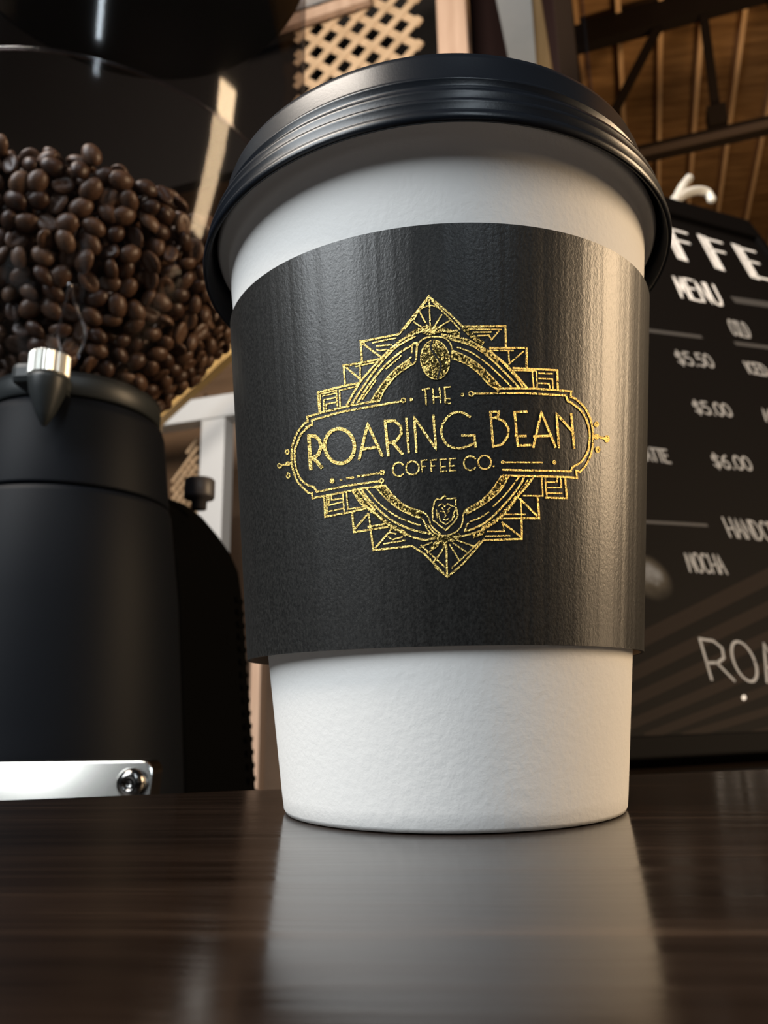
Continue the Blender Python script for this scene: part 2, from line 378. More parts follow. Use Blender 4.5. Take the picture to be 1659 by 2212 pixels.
# lower back counter: L-shaped outline, deeper on the right for the board
def lp(a, b, z=-40): return LE0*np.array([1, 1, 0])+LD*a+LN*b+np.array([0, 0, z])
out = [(-300, -600), (620, -600), (620, 760), (180, 760), (150, 385), (-300, 330)]
v = [lp(a, b, -40) for a, b in out]+[lp(a, b, -80) for a, b in out]; k = len(out)
o = mesh('back_counter', v, [tuple(range(k)), tuple(range(2*k-1, k-1, -1))]+[(i, i+k, (i+1) % k+k, (i+1) % k) for i in range(k)], 'counter')
tag(o, 'black counter top behind the ledge carrying grinder and board', 'counter')
for a, b in ((-280, -560), (600, -560), (600, 720), (-280, 300)):
    p = lp(a, b, -80); vv, ff = boxv((p[0], p[1], (FLOOR-80)/2), (25, 0, 0), (0, 25, 0), (0, 0, (-80-FLOOR)/2)); mesh('counter_leg', vv, ff, 'counter', o)

# ================================================================== COFFEE CUP
cup = empty('coffee_cup'); tag(cup, 'white paper coffee cup with black lid and black gold-foil sleeve', 'coffee cup')
RB, RT, ZL = 29.5, 41.75, 101.1
def cr(z): return RB+(RT-RB)*z/ZL
prof = [(27.2, 6), (27.4, 1.0), (28.2, .15), (29.2, .15), (29.55, .8)]+[(cr(z), z) for z in np.linspace(3, 104, 24)]
prof += [(43.6, 104.5), (44.3, 105.6), (43.6, 106.8), (42.2, 106.3), (41.6, 104), (29, 8), (.01, 7)]
lathe('cup_body', prof, 'paper', cup, 160)
lathe('cup_bottom', [(.01, 5.2), (27.2, 5.2), (27.2, 5.6), (.01, 5.6)], 'paper', cup, 96)
# lid
zf = lambda x, y: .023*x-.0256*y
LP = [(45.2, 104.0), (45.9, 101.2), (46.3, 100.9), (46.75, 101.2), (46.9, 102.0), (46.45, 103.0), (46.1, 103.5), (46.5, 104.3), (46.35, 105.2), (45.85, 105.6),
      (45.6, 105.9), (45.95, 106.7), (45.7, 107.6), (45.1, 108.0), (44.6, 108.4), (44.1, 109.4), (43.85, 110.2), (44.25, 110.7), (44.2, 111.2), (43.75, 111.5),
      (43.45, 112.2), (43.05, 116.0), (42.7, 117.1), (42.0, 117.6), (41.2, 117.3), (40.7, 116.2), (40.0, 112.8), (38.5, 112.2), (20, 112.4), (.01, 112.5)]
LI = [(.01, 111.6), (38.8, 111.3), (40.9, 112.0), (42.5, 111.5), (43.2, 109.0), (44.7, 107.3), (45.0, 105.4)]
lid = lathe('lid', LP+LI, 'lid', cup, 192, zf=zf, closed=True); lid['label'] = 'black plastic travel lid'
o = lathe('sip_hole', [(.01, 112.75), (2.6, 112.75), (2.9, 112.5), (.01, 112.45)], 'ink', lid, 24, cx=0, cy=-33)
# sleeve: ruled elliptical cone
ZSB, ZST = 25.64, 91.09
SBX, SBY, SCX, STR, SCT = 35.5, 33.7, -.96, 41.55, .15
def srad(z):
    t = (z-ZSB)/(ZST-ZSB); return SBX+(STR-SBX)*t, SBY+(STR-SBY)*t, SCX+(SCT-SCX)*t
def sleeve_pt(th, t, off=0):
    x1 = STR*math.cos(th); y1 = STR*math.sin(th); ztop = ZST+.014*x1+.0646*y1
    z = ZSB+(ztop-ZSB)*t; a, b, c = srad(z)
    return (c+(a+off)*math.cos(th), (b+off)*math.sin(th), z)
def make_sleeve():
    n, k = 180, 18; v = []; f = []
    for off in (0, -.55):
        for j in range(k+1):
            for i in range(n): v.append(sleeve_pt(2*math.pi*i/n, j/k, off))
    S = (k+1)*n
    for j in range(k):
        for i in range(n):
            b = (i+1) % n
            f.append((j*n+i, j*n+b, (j+1)*n+b, (j+1)*n+i)); f.append((S+j*n+i, S+(j+1)*n+i, S+(j+1)*n+b, S+j*n+b))
    for i in range(n):
        b = (i+1) % n; f.append((i, S+i, S+b, b)); f.append((k*n+i, k*n+b, S+k*n+b, S+k*n+i))
    o = mesh('sleeve', v, f, 'sleeve', cup, True); edgesplit(o, 50)
    uv = o.data.uv_layers.new(name='UVMap')
    for p in o.data.polygons:
        us = []
        for li in p.loop_indices:
            c = o.data.vertices[o.data.loops[li].vertex_index].co
            us.append((math.atan2(c.x, -c.y)/(2*math.pi)+.5, c.z/.1))
        mx_ = max(u for u, _ in us)
        for li, (u, w) in zip(p.loop_indices, us): uv.data[li].uv = (u+1 if mx_-u > .5 else u, w)
    o.data.materials.append(MT['sleeve_inside'])
    for p in o.data.polygons:
        if all(vi >= S for vi in p.vertices): p.material_index = 1
    return o
sleeve = make_sleeve(); sleeve['label'] = 'black paper sleeve with gold foil emblem'

def on_sleeve(x, y, lift=.10):
    dx, dy, dz_ = (float(c) for c in dr(x, y)); n = math.sqrt(dx*dx+dy*dy+dz_*dz_); dx /= n; dy /= n; dz_ /= n
    X0, Y0, Z0 = (float(c) for c in CP)
    def g(t):
        a, b, c = srad(Z0+dz_*t); return ((X0+dx*t-c)/(a+lift))**2+((Y0+dy*t)/(b+lift))**2-1
    t0, t1 = 60.0, None; t = t0
    while t < 200:
        if g(t) < 0: t1 = t; break
        t0 = t; t += 4
    if t1 is None: t1 = t0 = 140.0
    for _ in range(20):
        tm = (t0+t1)/2
        if g(tm) < 0: t1 = tm
        else: t0 = tm
    return np.array([X0+dx*t1, Y0+dy*t1, Z0+dz_*t1])

def resample(pts, step):
    out = [np.array(pts[0], float)]
    for a, b in zip(pts[:-1], pts[1:]):
        a = np.array(a, float); b = np.array(b, float); k = max(1, int(math.ceil(np.linalg.norm(b-a)/step)))
        for i in range(1, k+1): out.append(a+(b-a)*i/k)
    return out
def ribbon2d(pts, w, step=9):             # -> list of (left, right) pixel pairs, mitred
    P = resample(pts, step); res = []
    for i, p in enumerate(P):
        d1 = P[i]-P[i-1] if i else P[1]-P[0]; d2 = P[i+1]-P[i] if i < len(P)-1 else d1
        d1 = d1/(np.linalg.norm(d1)+1e-9); d2 = d2/(np.linalg.norm(d2)+1e-9)
        d = d1+d2; nn = np.linalg.norm(d); d = d/nn if nn > .3 else d1
        nrm = np.array([-d[1], d[0]]); k = min(1.6, 1/max(.4, abs(np.dot(nrm, [-d1[1], d1[0]]))))
        res.append((p+nrm*w/2*k, p-nrm*w/2*k))
    e = P[0]-P[1]; e = e/np.linalg.norm(e)*w*.35; res[0] = (res[0][0]+e, res[0][1]+e)
    e = P[-1]-P[-2]; e = e/np.linalg.norm(e)*w*.35; res[-1] = (res[-1][0]+e, res[-1][1]+e)
    return res
class Print:
    def __init__(s, fn, step=9): s.v = []; s.f = []; s.fn = fn; s.step = step
    def stroke(s, pts, w):
        b = len(s.v); R = ribbon2d(pts, w, s.step)
        for l, r in R: s.v.append(s.fn(*l)); s.v.append(s.fn(*r))
        for i in range(len(R)-1): s.f.append((b+2*i, b+2*i+1, b+2*i+3, b+2*i+2))
    def disc(s, c, rx, ry, rot=0, n=24):
        b = len(s.v); s.v.append(s.fn(*c)); rings = max(1, int(max(rx, ry)/9))
        for k in range(1, rings+1):
            for i in range(n):
                a = 2*math.pi*i/n; x = rx*k/rings*math.cos(a); y = ry*k/rings*math.sin(a)
                s.v.append(s.fn(c[0]+x*math.cos(rot)-y*math.sin(rot), c[1]+x*math.sin(rot)+y*math.cos(rot)))
        for i in range(n):
            j = (i+1) % n; s.f.append((b, b+1+i, b+1+j))
            for k in range(rings-1): s.f.append((b+1+k*n+i, b+1+(k+1)*n+i, b+1+(k+1)*n+j, b+1+k*n+j))
    def build(s, name, m, parent): return mesh(name, s.v, s.f, m, parent)
def ell(c, rx, ry, a0=0, a1=360, rot=0, n=40):
    out = []
    for i in range(n+1):
        a = math.radians(a0+(a1-a0)*i/n); x = rx*math.cos(a); y = ry*math.sin(a); r = math.radians(rot)
        out.append((c[0]+x*math.cos(r)-y*math.sin(r), c[1]+x*math.sin(r)+y*math.cos(r)))
    return out
def cA(p): return (580+p[0]/4.366, 620+p[1]/4.366)
def cB(p): return (940+p[0]/4.1475, 620+p[1]/4.1475)
def cC(p): return (580+p[0]/4.366, 940+p[1]/4.366)
def cD(p): return (940+p[0]/4.1475, 940+p[1]/4.1475)

emb = Print(on_sleeve, 8); spk = Print(on_sleeve, 8); let = Print(on_sleeve, 8)
def S_(crop, w, *lines, curve=False, to=None):
    for ln in lines:
        pts = [crop(p) for p in ln]
        if curve and len(pts) > 2: pts = smooth_line(pts, 5)
        (to or emb).stroke(pts, w)
w1, w2 = 4.2, 3.2
# upper left
S_(cA, w1, [(1515, 85), (1250, 420), (1225, 445), (870, 515), (880, 700)], [(710, 745), (1040, 680)], [(710, 745), (720, 915)], [(465, 995), (720, 930), (860, 905)], [(465, 995), (480, 1170)],
   [(885, 530), (1065, 665)], [(730, 755), (875, 880)], [(365, 1225), (480, 1190), (780, 1115), (1045, 1070)], [(410, 1300), (410, 1255), (700, 1175), (1000, 1120), (1260, 1075)])
S_(cA, 8, [(872, 520), (895, 516)], [(712, 748), (735, 743)])
S_(cA, w2, [(980, 525), (1200, 480)], [(1020, 555), (1160, 545)], [(1020, 590), (1060, 600), (1100, 590), (1130, 595)], [(865, 720), (865, 880)], [(825, 748), (1030, 705)],
   [(490, 1165), (490, 1010), (640, 975), (650, 1130)], [(510, 1028), (630, 1002)], [(520, 1165), (520, 1065), (640, 1040)], [(545, 1150), (545, 1105), (640, 1085)], [(675, 1130), (670, 975), (850, 930)],
   [(885, 1060), (1010, 880)], [(1110, 770), (1250, 650)], [(1490, 130), (1290, 390)])
S_(cA, w1, [(740, 1110), (870, 890), (1065, 670), (1240, 510), (1400, 430), (1500, 400)], [(790, 1100), (900, 930), (1030, 750), (1200, 570), (1380, 465)], [(840, 1090), (950, 920), (1090, 750), (1250, 610), (1400, 525)], curve=True)
S_(cA, w2, [(970, 1065), (1060, 930), (1180, 790), (1310, 690), (1345, 660)], [(1050, 1065), (1100, 960), (1200, 840), (1320, 750), (1385, 700), (1400, 540), (1360, 540), (1350, 620)], curve=True)
S_(cA, 15, [(1010, 1060), (1080, 945), (1190, 815), (1320, 715)], curve=True, to=spk)
S_(cA, w1, [(365, 1225), (370, 1270), (340, 1285)], [(410, 1300), (355, 1320)])
for pts in ([cA(p) for p in [(340, 1285), (270, 1375), (230, 1480)]]+[cC(p) for p in [(220, 130), (218, 230), (235, 340), (275, 440), (340, 510), (375, 545)]],
            [cA(p) for p in [(385, 1312), (310, 1385), (265, 1490)]]+[cC(p) for p in [(250, 130), (248, 230), (265, 330), (305, 415), (365, 468), (430, 490)]]):
    emb.stroke(smooth_line(pts, 5), w1)
S_(cA, w2, ell((1272, 1068), 18, 18), ell((1345, 1060), 10, 10))
# lower left
S_(cC, w1, [(375, 545), (410, 545), (415, 595), (530, 572), (700, 540), (860, 505), (1100, 475)], [(430, 490), (455, 535), (750, 475), (1050, 432)], [(525, 572), (535, 770), (720, 735), (930, 690)],
   [(790, 735), (805, 915), (960, 890)], [(960, 870), (990, 1085), (1350, 1045)], [(810, 890), (940, 740)], [(1010, 1060), (1150, 900), (1165, 860)], [(940, 865), (1120, 835)], [(960, 890), (1150, 862)])
S_(cC, w2, ell((1065, 430), 18, 18), [(945, 740), (960, 860)], [(1085, 1025), (1290, 992)], [(1130, 960), (1170, 985), (1260, 960)], [(1150, 920), (1200, 930)], [(570, 560), (570, 660), (700, 630)], [(595, 570), (595, 612), (690, 598)], [(570, 718), (710, 690)],
   [(550, 740), (550, 570)], [(700, 545), (715, 730)], [(735, 535), (750, 700), (920, 672)])
S_(cC, w1, [(790, 520), (870, 640), (950, 690), (1130, 840), (1300, 935), (1450, 985), (1560, 975)], [(845, 512), (940, 635), (1000, 700)], [(870, 505), (960, 620), (1130, 780), (1320, 880), (1520, 930)], curve=True)
S_(cC, w2, [(930, 510), (1050, 650), (1200, 760), (1350, 825), (1430, 850)], [(1010, 490), (1110, 600), (1240, 700), (1390, 770), (1450, 785), (1500, 890), (1570, 960)], [(1100, 475), (1190, 580), (1300, 670), (1480, 740), (1540, 860), (1620, 930)], curve=True)
S_(cC, 15, [(1050, 485), (1150, 595), (1270, 680), (1420, 745)], curve=True, to=spk)
S_(cC, 10, [(800, 520), (920, 660), (1120, 830), (1290, 930)], curve=True, to=spk)
S_(cC, w1, [(1360, 1050), (1470, 1120), (1659, 1310)])
S_(cC, w2, [(1430, 1060), (1540, 1010)], [(1500, 1110), (1600, 1040)], [(1560, 1190), (1640, 1090)], [(1440, 1040), (1659, 1240)])
# upper right
S_(cB, w1, [(-60, 85), (0, 130), (130, 240), (250, 360)], [(260, 355), (630, 350), (635, 545)], [(490, 545), (820, 545), (820, 720)], [(700, 725), (1095, 745), (1100, 920)],
   [(545, 910), (900, 910), (1220, 935), (1215, 985), (1260, 1000)], [(345, 955), (800, 950), (1170, 972), (1190, 1025), (1215, 1032)])
S_(cB, w2, [(-30, 125), (110, 260), (220, 380)], [(300, 377), (590, 382)], [(340, 405), (500, 403)], [(380, 437), (480, 432)], [(570, 395), (505, 472), (480, 430)], [(790, 578), (660, 690)], [(658, 580), (665, 690)], [(490, 568), (700, 570)],
   [(700, 745), (900, 752)], [(870, 760), (885, 910)], [(908, 755), (915, 910)], [(930, 772), (1050, 777)], [(930, 820), (1050, 825), (1057, 905)], [(930, 862), (1020, 866), (1027, 905)])
S_(cB, w1, [(60, 425), (250, 460), (400, 530), (560, 630), (700, 760), (830, 910)], [(150, 470), (330, 525), (470, 620), (620, 760), (760, 910)], curve=True)
S_(cB, w2, [(500, 575), (640, 715), (740, 830), (795, 910)], [(200, 540), (330, 590), (470, 690), (600, 810), (690, 900)], [(160, 570), (300, 632), (420, 720), (530, 830), (600, 910)], [(170, 645), (280, 690), (390, 772), (470, 862), (540, 910)], curve=True)
S_(cB, 14, [(160, 605), (290, 660), (405, 745), (500, 845), (565, 908)], curve=True, to=spk)
S_(cB, 9, [(90, 440), (260, 475), (420, 560), (560, 660)], curve=True, to=spk)
S_(cB, 10, [(260, 370), (330, 440), (420, 500)], to=spk)
for pts in ([cB(p) for p in [(1255, 998), (1340, 1080), (1390, 1180), (1413, 1290), (1413, 1390)]]+[cD(p) for p in [(1400, 160), (1355, 262), (1300, 330)]],
            [cB(p) for p in [(1212, 1030), (1300, 1100), (1352, 1180), (1383, 1290), (1383, 1390)]]+[cD(p) for p in [(1365, 150), (1310, 238), (1232, 285)]]):
    emb.stroke(smooth_line(pts, 5), w1)
S_(cB, w2, ell((322, 957), 20, 20), ell((245, 965), 10, 10))
# lower right
S_(cD, w1, [(1300, 330), (1265, 318), (1272, 382), (1180, 375), (630, 362)], [(1232, 285), (1215, 325), (610, 310)], [(1165, 380), (1180, 565), (990, 560)], [(920, 560), (933, 745), (775, 745), (778, 930), (430, 940)],
   [(760, 570), (910, 720)], [(600, 780), (760, 905)])
S_(cD, w2, [(955, 370), (965, 545), (790, 542)], [(985, 370), (1000, 550)], [(1000, 422), (1095, 420), (1095, 372)], [(1000, 470), (1130, 470), (1125, 372)], [(1000, 520), (1135, 520)], [(765, 570), (775, 740)], [(620, 710), (810, 710)], [(570, 747), (780, 745)],
   [(470, 862), (620, 862), (605, 800)], [(450, 905), (670, 900)])
S_(cD, w1, [(885, 370), (820, 460), (740, 550), (580, 740), (430, 845), (300, 890), (195, 912)], [(800, 370), (760, 450), (640, 600), (480, 760), (350, 835), (265, 860)], curve=True)
S_(cD, w2, [(755, 370), (640, 520), (520, 640)], [(480, 690), (400, 740), (300, 785), (265, 860)], [(590, 370), (500, 500), (380, 610), (265, 680), (240, 800), (180, 870), (90, 900), (0, 880), (-70, 800)], [(660, 370), (580, 500), (450, 610), (290, 700)], curve=True)
S_(cD, 13, [(620, 375), (540, 495), (430, 595), (285, 685)], curve=True, to=spk)
S_(cD, 9, [(850, 400), (740, 545), (580, 735), (430, 835)], curve=True, to=spk)
S_(cD, w1, [(440, 930), (330, 1060), (240, 1160), (110, 1270), (0, 1180)], [(100, 960), (106, 1240)])
S_(cD, w2, [(160, 965), (320, 1075)], [(190, 940), (360, 1000)], [(130, 980), (215, 1120)], [(90, 980), (10, 1120)], [(400, 950), (290, 1060), (150, 1190)])
S_(cD, 12, [(0, 900), (60, 930), (150, 930), (210, 905)], to=spk)
S_(cD, 10, [(60, 950), (95, 1000)], [(350, 900), (430, 870)], [(30, 950), (-30, 1010)], to=spk)
# fans and centre
for e in ((927, 648), (905, 671), (894, 696), (954, 680), (972, 692), (988, 714)): emb.stroke([(930, 718), e], w2)
emb.stroke(smooth_line([(894, 690), (908, 668), (930, 660), (952, 668), (972, 690)], 5), 2.6)
spk.disc((930, 715), 20, 9); spk.stroke(smooth_line([(880, 728), (905, 712), (930, 708), (960, 712), (990, 722)], 4), 9)
emb.stroke(smooth_line([(899, 775), (901, 748), (915, 732), (938, 727), (962, 731), (975, 748), (977, 775)], 6), w2)
# side dots
for c in ((175, 1555),): S_(cA, w2, ell(c, 16, 20))
S_(cC, w2, ell((105, 290), 16, 18), ell((185, 268), 16, 14), [(120, 287), (210, 265)], ell((185, 380), 14, 22))
for c in ((1447, 1230),): emb.disc(cB(c), 5, 6)
emb.disc(cB((1447, 1340)), 6, 6); emb.disc(cB((1540, 1360)), 6, 8); S_(cB, 5, [(1447, 1340), (1540, 1360)]); S_(cD, w1, ell((1458, 128), 14, 20))
S_(cC, w1, [(840, 390), (1050, 357)], ell((1072, 352), 16, 16), [(740, 408), (800, 398)]); emb.disc(cC((600, 430)), 5, 6); S_(cC, w2, [(676, 424), (690, 421)])
emb.disc(cD((605, 243)), 4, 4); S_(cD, w2, [(620, 243), (960, 245)]); emb.disc(cD((1070, 243)), 4, 5)
# lettering
S_(cA, 7.5, [(380, 1400), (398, 1715)], [(380, 1403), (440, 1408), (482, 1445), (497, 1505), (470, 1580), (405, 1622)], [(420, 1605), (500, 1700)], to=let)
let.stroke(ell((733.5, 963.5), 32, 37.5, rot=-8), 7.5)
S_(cA, 6, [(855, 1625), (935, 1292), (1072, 1592)], [(875, 1532), (1040, 1505)], [(1100, 1265), (1130, 1590)], [(1100, 1265), (1190, 1262), (1248, 1315), (1252, 1385), (1205, 1450), (1115, 1475)], [(1170, 1468), (1262, 1572)], to=let)
S_(cA, 5, [(1300, 1240), (1322, 1560)], [(1395, 1555), (1375, 1230), (1580, 1530), (1555, 1210)], to=let)
S_(cB, 5, [(312, 1162), (230, 1122), (140, 1140), (70, 1225), (58, 1320), (110, 1415), (215, 1445), (320, 1415), (362, 1395)], curve=True, to=let)
S_(cB, 5, [(240, 1330), (352, 1330), (362, 1432)], [(495, 1120), (520, 1430), (600, 1410), (650, 1340), (658, 1270), (620, 1205), (545, 1172)], [(495, 1120), (570, 1115), (565, 1160), (505, 1180)],
   [(822, 1115), (712, 1122), (740, 1420), (855, 1415)], [(720, 1335), (812, 1335)], [(880, 1435), (952, 1120), (1078, 1432)], [(885, 1338), (1035, 1332)], [(1110, 1435), (1088, 1135), (1240, 1305)], [(1220, 1138), (1246, 1442)], to=let)
S_(cA, 3.4, [(1452, 968), (1515, 956)], [(1480, 965), (1487, 1110)], [(1550, 960), (1558, 1095)], [(1612, 952), (1624, 1090)], [(1554, 1040), (1618, 1034)], to=let)
S_(cB, 3.4, [(132, 895), (85, 898), (92, 1042), (135, 1042)], [(88, 1000), (132, 1000)], to=let)
let.stroke(ell((861, 1014), 12.5, 15, 40, 320), 3.6); let.stroke(ell((891, 1011), 14, 14.5), 3.6)
for x, y in ((910, 995), (930.5, 994)): let.stroke([(x+12, y-1), (x, y), (x+1.5, y+24)], 3.2); let.stroke([(x, y+13), (x+9, y+12)], 3)
for x, y in ((951, 992.5), (971, 991)): let.stroke([(x+13, y-1), (x, y), (x+1, y+26), (x+14, y+25)], 3.2); let.stroke([(x, y+16), (x+11, y+15)], 3)
let.stroke(ell((1016, 1000.5), 14, 15, 40, 320), 3.6); let.stroke(ell((1047, 998.5), 14, 14.5), 3.6); let.disc((1066.6, 1007), 2.2, 2.2)
emb.build('foil_emblem', 'gold', sleeve); spk.build('foil_texture', 'gold_speckle', sleeve)
o = let.build('foil_lettering', 'gold', sleeve); o['label'] = 'gold foil words THE ROARING BEAN COFFEE CO.'
bean = Print(lambda x, y: on_sleeve(x, y, .13), 6); bean.disc((940, 777), 30, 42, math.radians(-6), 36); o = bean.build('foil_bean', 'gold_speckle', sleeve)
g = Print(lambda x, y: on_sleeve(x, y, .17), 6); g.stroke(smooth_line([(934, 736), (930, 752), (944, 772), (952, 790), (945, 818)], 5), 4); g.build('bean_groove', 'ink', sleeve)
bo = Print(lambda x, y: on_sleeve(x, y, .15), 6); bo.stroke(ell((940, 777), 31, 42, rot=-6), 2.4); bo.build('bean_outline', 'gold', sleeve)
# lion crest
lc = Print(lambda x, y: on_sleeve(x, y, .13), 6)
lc.stroke([cD(p) for p in [(-5, 590), (20, 570), (50, 575), (85, 540), (110, 570), (185, 565), (185, 640), (205, 720), (170, 780), (95, 850), (40, 810), (-20, 760), (-25, 680), (-5, 590)]], 3.2)
for ln in ([(20, 640), (60, 615), (85, 640), (110, 615), (165, 640)], [(50, 680), (85, 690), (95, 720), (85, 735)], [(125, 680), (105, 700)], [(30, 700), (45, 770), (95, 800), (150, 760), (170, 690)], [(70, 750), (95, 762), (120, 745)], [(60, 650), (75, 670)], [(130, 650), (115, 670)], [(10, 670), (20, 740)], [(180, 660), (165, 740)]):
    lc.stroke([cD(p) for p in ln], 2.6)
lc.build('foil_lion_crest', 'gold', sleeve)

# ================================================================== MENU BOARD
h = dr(4940, 1403); h = np.array([h[0], h[1], 0]); h /= np.linalg.norm(h)
vv_ = dr(884, -833); vv_ /= np.linalg.norm(vv_); vv_ = vv_-(vv_@h)*h; BV = vv_/np.linalg.norm(vv_); BN = np.cross(h, BV)
if BN[1] > 0: BN = -BN
B0 = atz(1500, 1642, -31)
def bd(x, y, off=0): return atp(x, y, B0+BN*off, BN)
def bc(P): q = P-B0; return float(q@h), float(q@BV)
ub, _ = bc(bd(1365, 1500)); v_in = bc(bd(1500, 1592))[1]; v_bot = bc(bd(1500, 1642))[1]; v_top = bc(bd(1545, 466))[1]; v_tin = bc(bd(1545, 497))[1]
uL = bc(bd(1020, 1000))[0]; uR = uL+760
mb = empty('menu_board', B0+h*(uL+uR)/2); tag(mb, 'black framed coffee menu board leaning back behind the cup', 'menu board')
def bbox(name, u0, u1, v0, v1, n0, n1, m, parent=mb, bev=0):
    c = B0+h*(u0+u1)/2+BV*(v0+v1)/2+BN*(n0+n1)/2; a, f = boxv(c, h*(u1-u0)/2, BV*(v1-v0)/2, BN*(n1-n0)/2)
    o = mesh(name, a, f, m, parent)
    if bev: bevel(o, bev)
    return o
panel = bbox('panel', uL+4, uR-4, v_bot+4, v_top-4, -14, 0, 'board')
bbox('frame_rail', uL, uR, v_bot, v_in, -16, 9, 'frame', bev=2); bbox('frame_rail', uL, uR, v_tin, v_top, -16, 9, 'frame', bev=2)
bbox('frame_stile', uL, uL+16, v_in, v_tin, -16, 9, 'frame', bev=2); bbox('frame_stile', uR-16, uR, v_in, v_tin, -16, 9, 'frame', bev=2)
pt = B0+h*(uL+uR)/2+BV*(v_top*.8)-BN*16; bar('back_strut', pt, np.array([pt[0]-BN[0]*330, pt[1]-BN[1]*330, -38]), 40, 12, 'frame', mb)

GL = {'A': [[(0, 0), (.5, 1), (1, 0)], [(.18, .38), (.82, .38)]], 'C': [ell((.52, .5), .5, .5, 45, 315)], 'D': [[(0, 0), (0, 1), (.5, .97), (.9, .75), (1, .5), (.9, .25), (.5, .03), (0, 0)]],
      'E': [[(1, 1), (0, 1), (0, 0), (1, 0)], [(0, .55), (.8, .55)]], 'F': [[(1, 1), (0, 1), (0, 0)], [(0, .62), (.85, .62)]], 'H': [[(0, 0), (0, 1)], [(1, 0), (1, 1)], [(0, .45), (1, .45)]],
      'I': [[(.5, 0), (.5, 1)]], 'L': [[(0, 1), (0, 0), (1, 0)]], 'M': [[(0, 0), (.1, 1), (.5, .25), (.9, 1), (1, 0)]], 'N': [[(0, 0), (0, 1), (1, 0), (1, 1)]], 'O': [ell((.5, .5), .5, .5)],
      'R': [[(0, 0), (0, 1), (.6, .97), (.9, .8), (.85, .55), (.5, .42), (0, .4)], [(.45, .42), (1, 0)]], 'T': [[(0, 1), (1, 1)], [(.5, 1), (.5, 0)]], 'U': [[(0, 1), (0, .25), (.2, .03), (.5, 0), (.8, .03), (1, .25), (1, 1)]],
      '$': [[(.95, .8), (.6, .93), (.15, .82), (.12, .62), (.5, .5), (.88, .38), (.85, .15), (.4, .05), (.05, .2)], [(.5, 1.08), (.5, -.08)]], '5': [[(.9, 1), (.2, 1), (.12, .58), (.5, .64), (.9, .48), (.92, .2), (.55, 0), (.05, .08)]],
      '0': [ell((.5, .5), .48, .5)], '6': [[(.85, .95), (.45, .85), (.12, .5), (.1, .25)], ell((.5, .28), .4, .28)], '.': [[(.4, .0), (.6, .06)]], 'G': [ell((.52, .5), .5, .5, 40, 350), [(.55, .45), (1, .45), (1, .2)]], 'S': [[(.95, .8), (.6, 1), (.15, .85), (.15, .6), (.85, .4), (.85, .15), (.4, 0), (.05, .2)]]}
def btext(name, text, px0, px1, ptop, wpx, m, lift=.25, gap=.28, narrow=None, thick=None):
    """px0/px1: baseline left and right pixel, ptop: pixel above px0 at cap height; laid out in the plane of the board."""
    a = np.array(bc(bd(*px0))); e = np.array(bc(bd(*px1))); t = np.array(bc(bd(*ptop)))
    X = e-a; Y = t-a; n = len(text); wd = [(.35 if c in '.I' else 1.0) for c in text]; tot = sum(wd)+gap*(n-1); k = 1/tot
    fn = lambda u, v: B0+h*u+BV*v+BN*lift
    pr = Print(fn, 20); x = 0
    mmw = np.linalg.norm(bd(*px0)-bd(px0[0]+wpx, px0[1]))
    for c, w in zip(text, wd):
        for i, ln in enumerate(GL.get(c, [])):
            pts = [a+X*(x+u*w)*k+Y*v for u, v in ln]; pr.stroke(pts, mmw)
            if thick and i == 0 and c in 'FE':
                st = [a+X*(x+.06)*k+Y*v for v in (1, 0)]; pr.stroke(st, mmw*thick)
        x += w+gap
    return pr.build(name, m, mb)
btext('heading_lettering', 'FFEE', (1470, 556), (1740, 625), (1438, 492), 5, 'chalk', thick=3.4, gap=.75)
btext('heading_lettering', 'CO', (1325, 522), (1432, 548), (1295, 455), 6, 'chalk', gap=.6)
btext('menu_lettering', 'MENU', (1473, 642), (1563, 661), (1452, 596), 4.0, 'chalk', gap=.3)
btext('menu_lettering', 'COLD', (1584, 723), (1624, 731), (1570, 690), 3.0, 'chalk_dim', gap=.2)
btext('menu_lettering', '$5.50', (1468, 787), (1545, 794), (1454, 759), 3.4, 'chalk_dim', gap=.2)
btext('menu_lettering', 'ICED A', (1618, 806), (1690, 817), (1604, 781), 3.4, 'chalk_dim', gap=.25)
btext('menu_lettering', '$5.00', (1505, 893), (1584, 900), (1492, 866), 3.4, 'chalk_dim', gap=.2)
btext('menu_lettering', 'M', (1656, 910), (1672, 911), (1645, 883), 3.4, 'chalk_dim')
btext('menu_lettering', 'LATTE', (1386, 993), (1449, 1000), (1376, 965), 3.4, 'chalk_dim', gap=.2)
btext('menu_lettering', '$6.00', (1545, 1010), (1627, 1016), (1533, 981), 3.4, 'chalk_dim', gap=.2)
btext('menu_lettering', 'HANDCRAFTED', (1578, 1160), (1780, 1180), (1560, 1118), 3.4, 'chalk_dim', gap=.3)
btext('menu_lettering', 'MOCHA', (1491, 1235), (1571, 1240), (1477, 1194), 3.4, 'chalk_dim', gap=.25)
btext('name_lettering', 'ROARING', (1537, 1468), (1890, 1486), (1511, 1380), 5, 'chalk_dim', gap=.25)
for nm, a, b, w, mm_ in (('rule_line', (1588, 648), (1700, 664), 10, 'chalk_faint'), ('rule_line', (1400, 714), (1513, 728), 6, 'chalk_faint'), ('rule_line', (1590, 742), (1720, 758), 6, 'chalk_faint'), ('rule_line', (1300, 1122), (1526, 1135), 6, 'chalk_faint')):
    pr = Print(lambda u, v: B0+h*u+BV*v+BN*.25, 30); mmw = np.linalg.norm(bd(*a)-bd(a[0], a[1]+w)); pr.stroke([bc(bd(*a)), bc(bd(*b))], mmw); pr.build(nm, mm_, mb)
pr = Print(lambda x, y: bd(x, y, .3), 20); pr.disc((1607, 1507), 5, 6); pr.build('chalk_dot', 'chalk', mb)
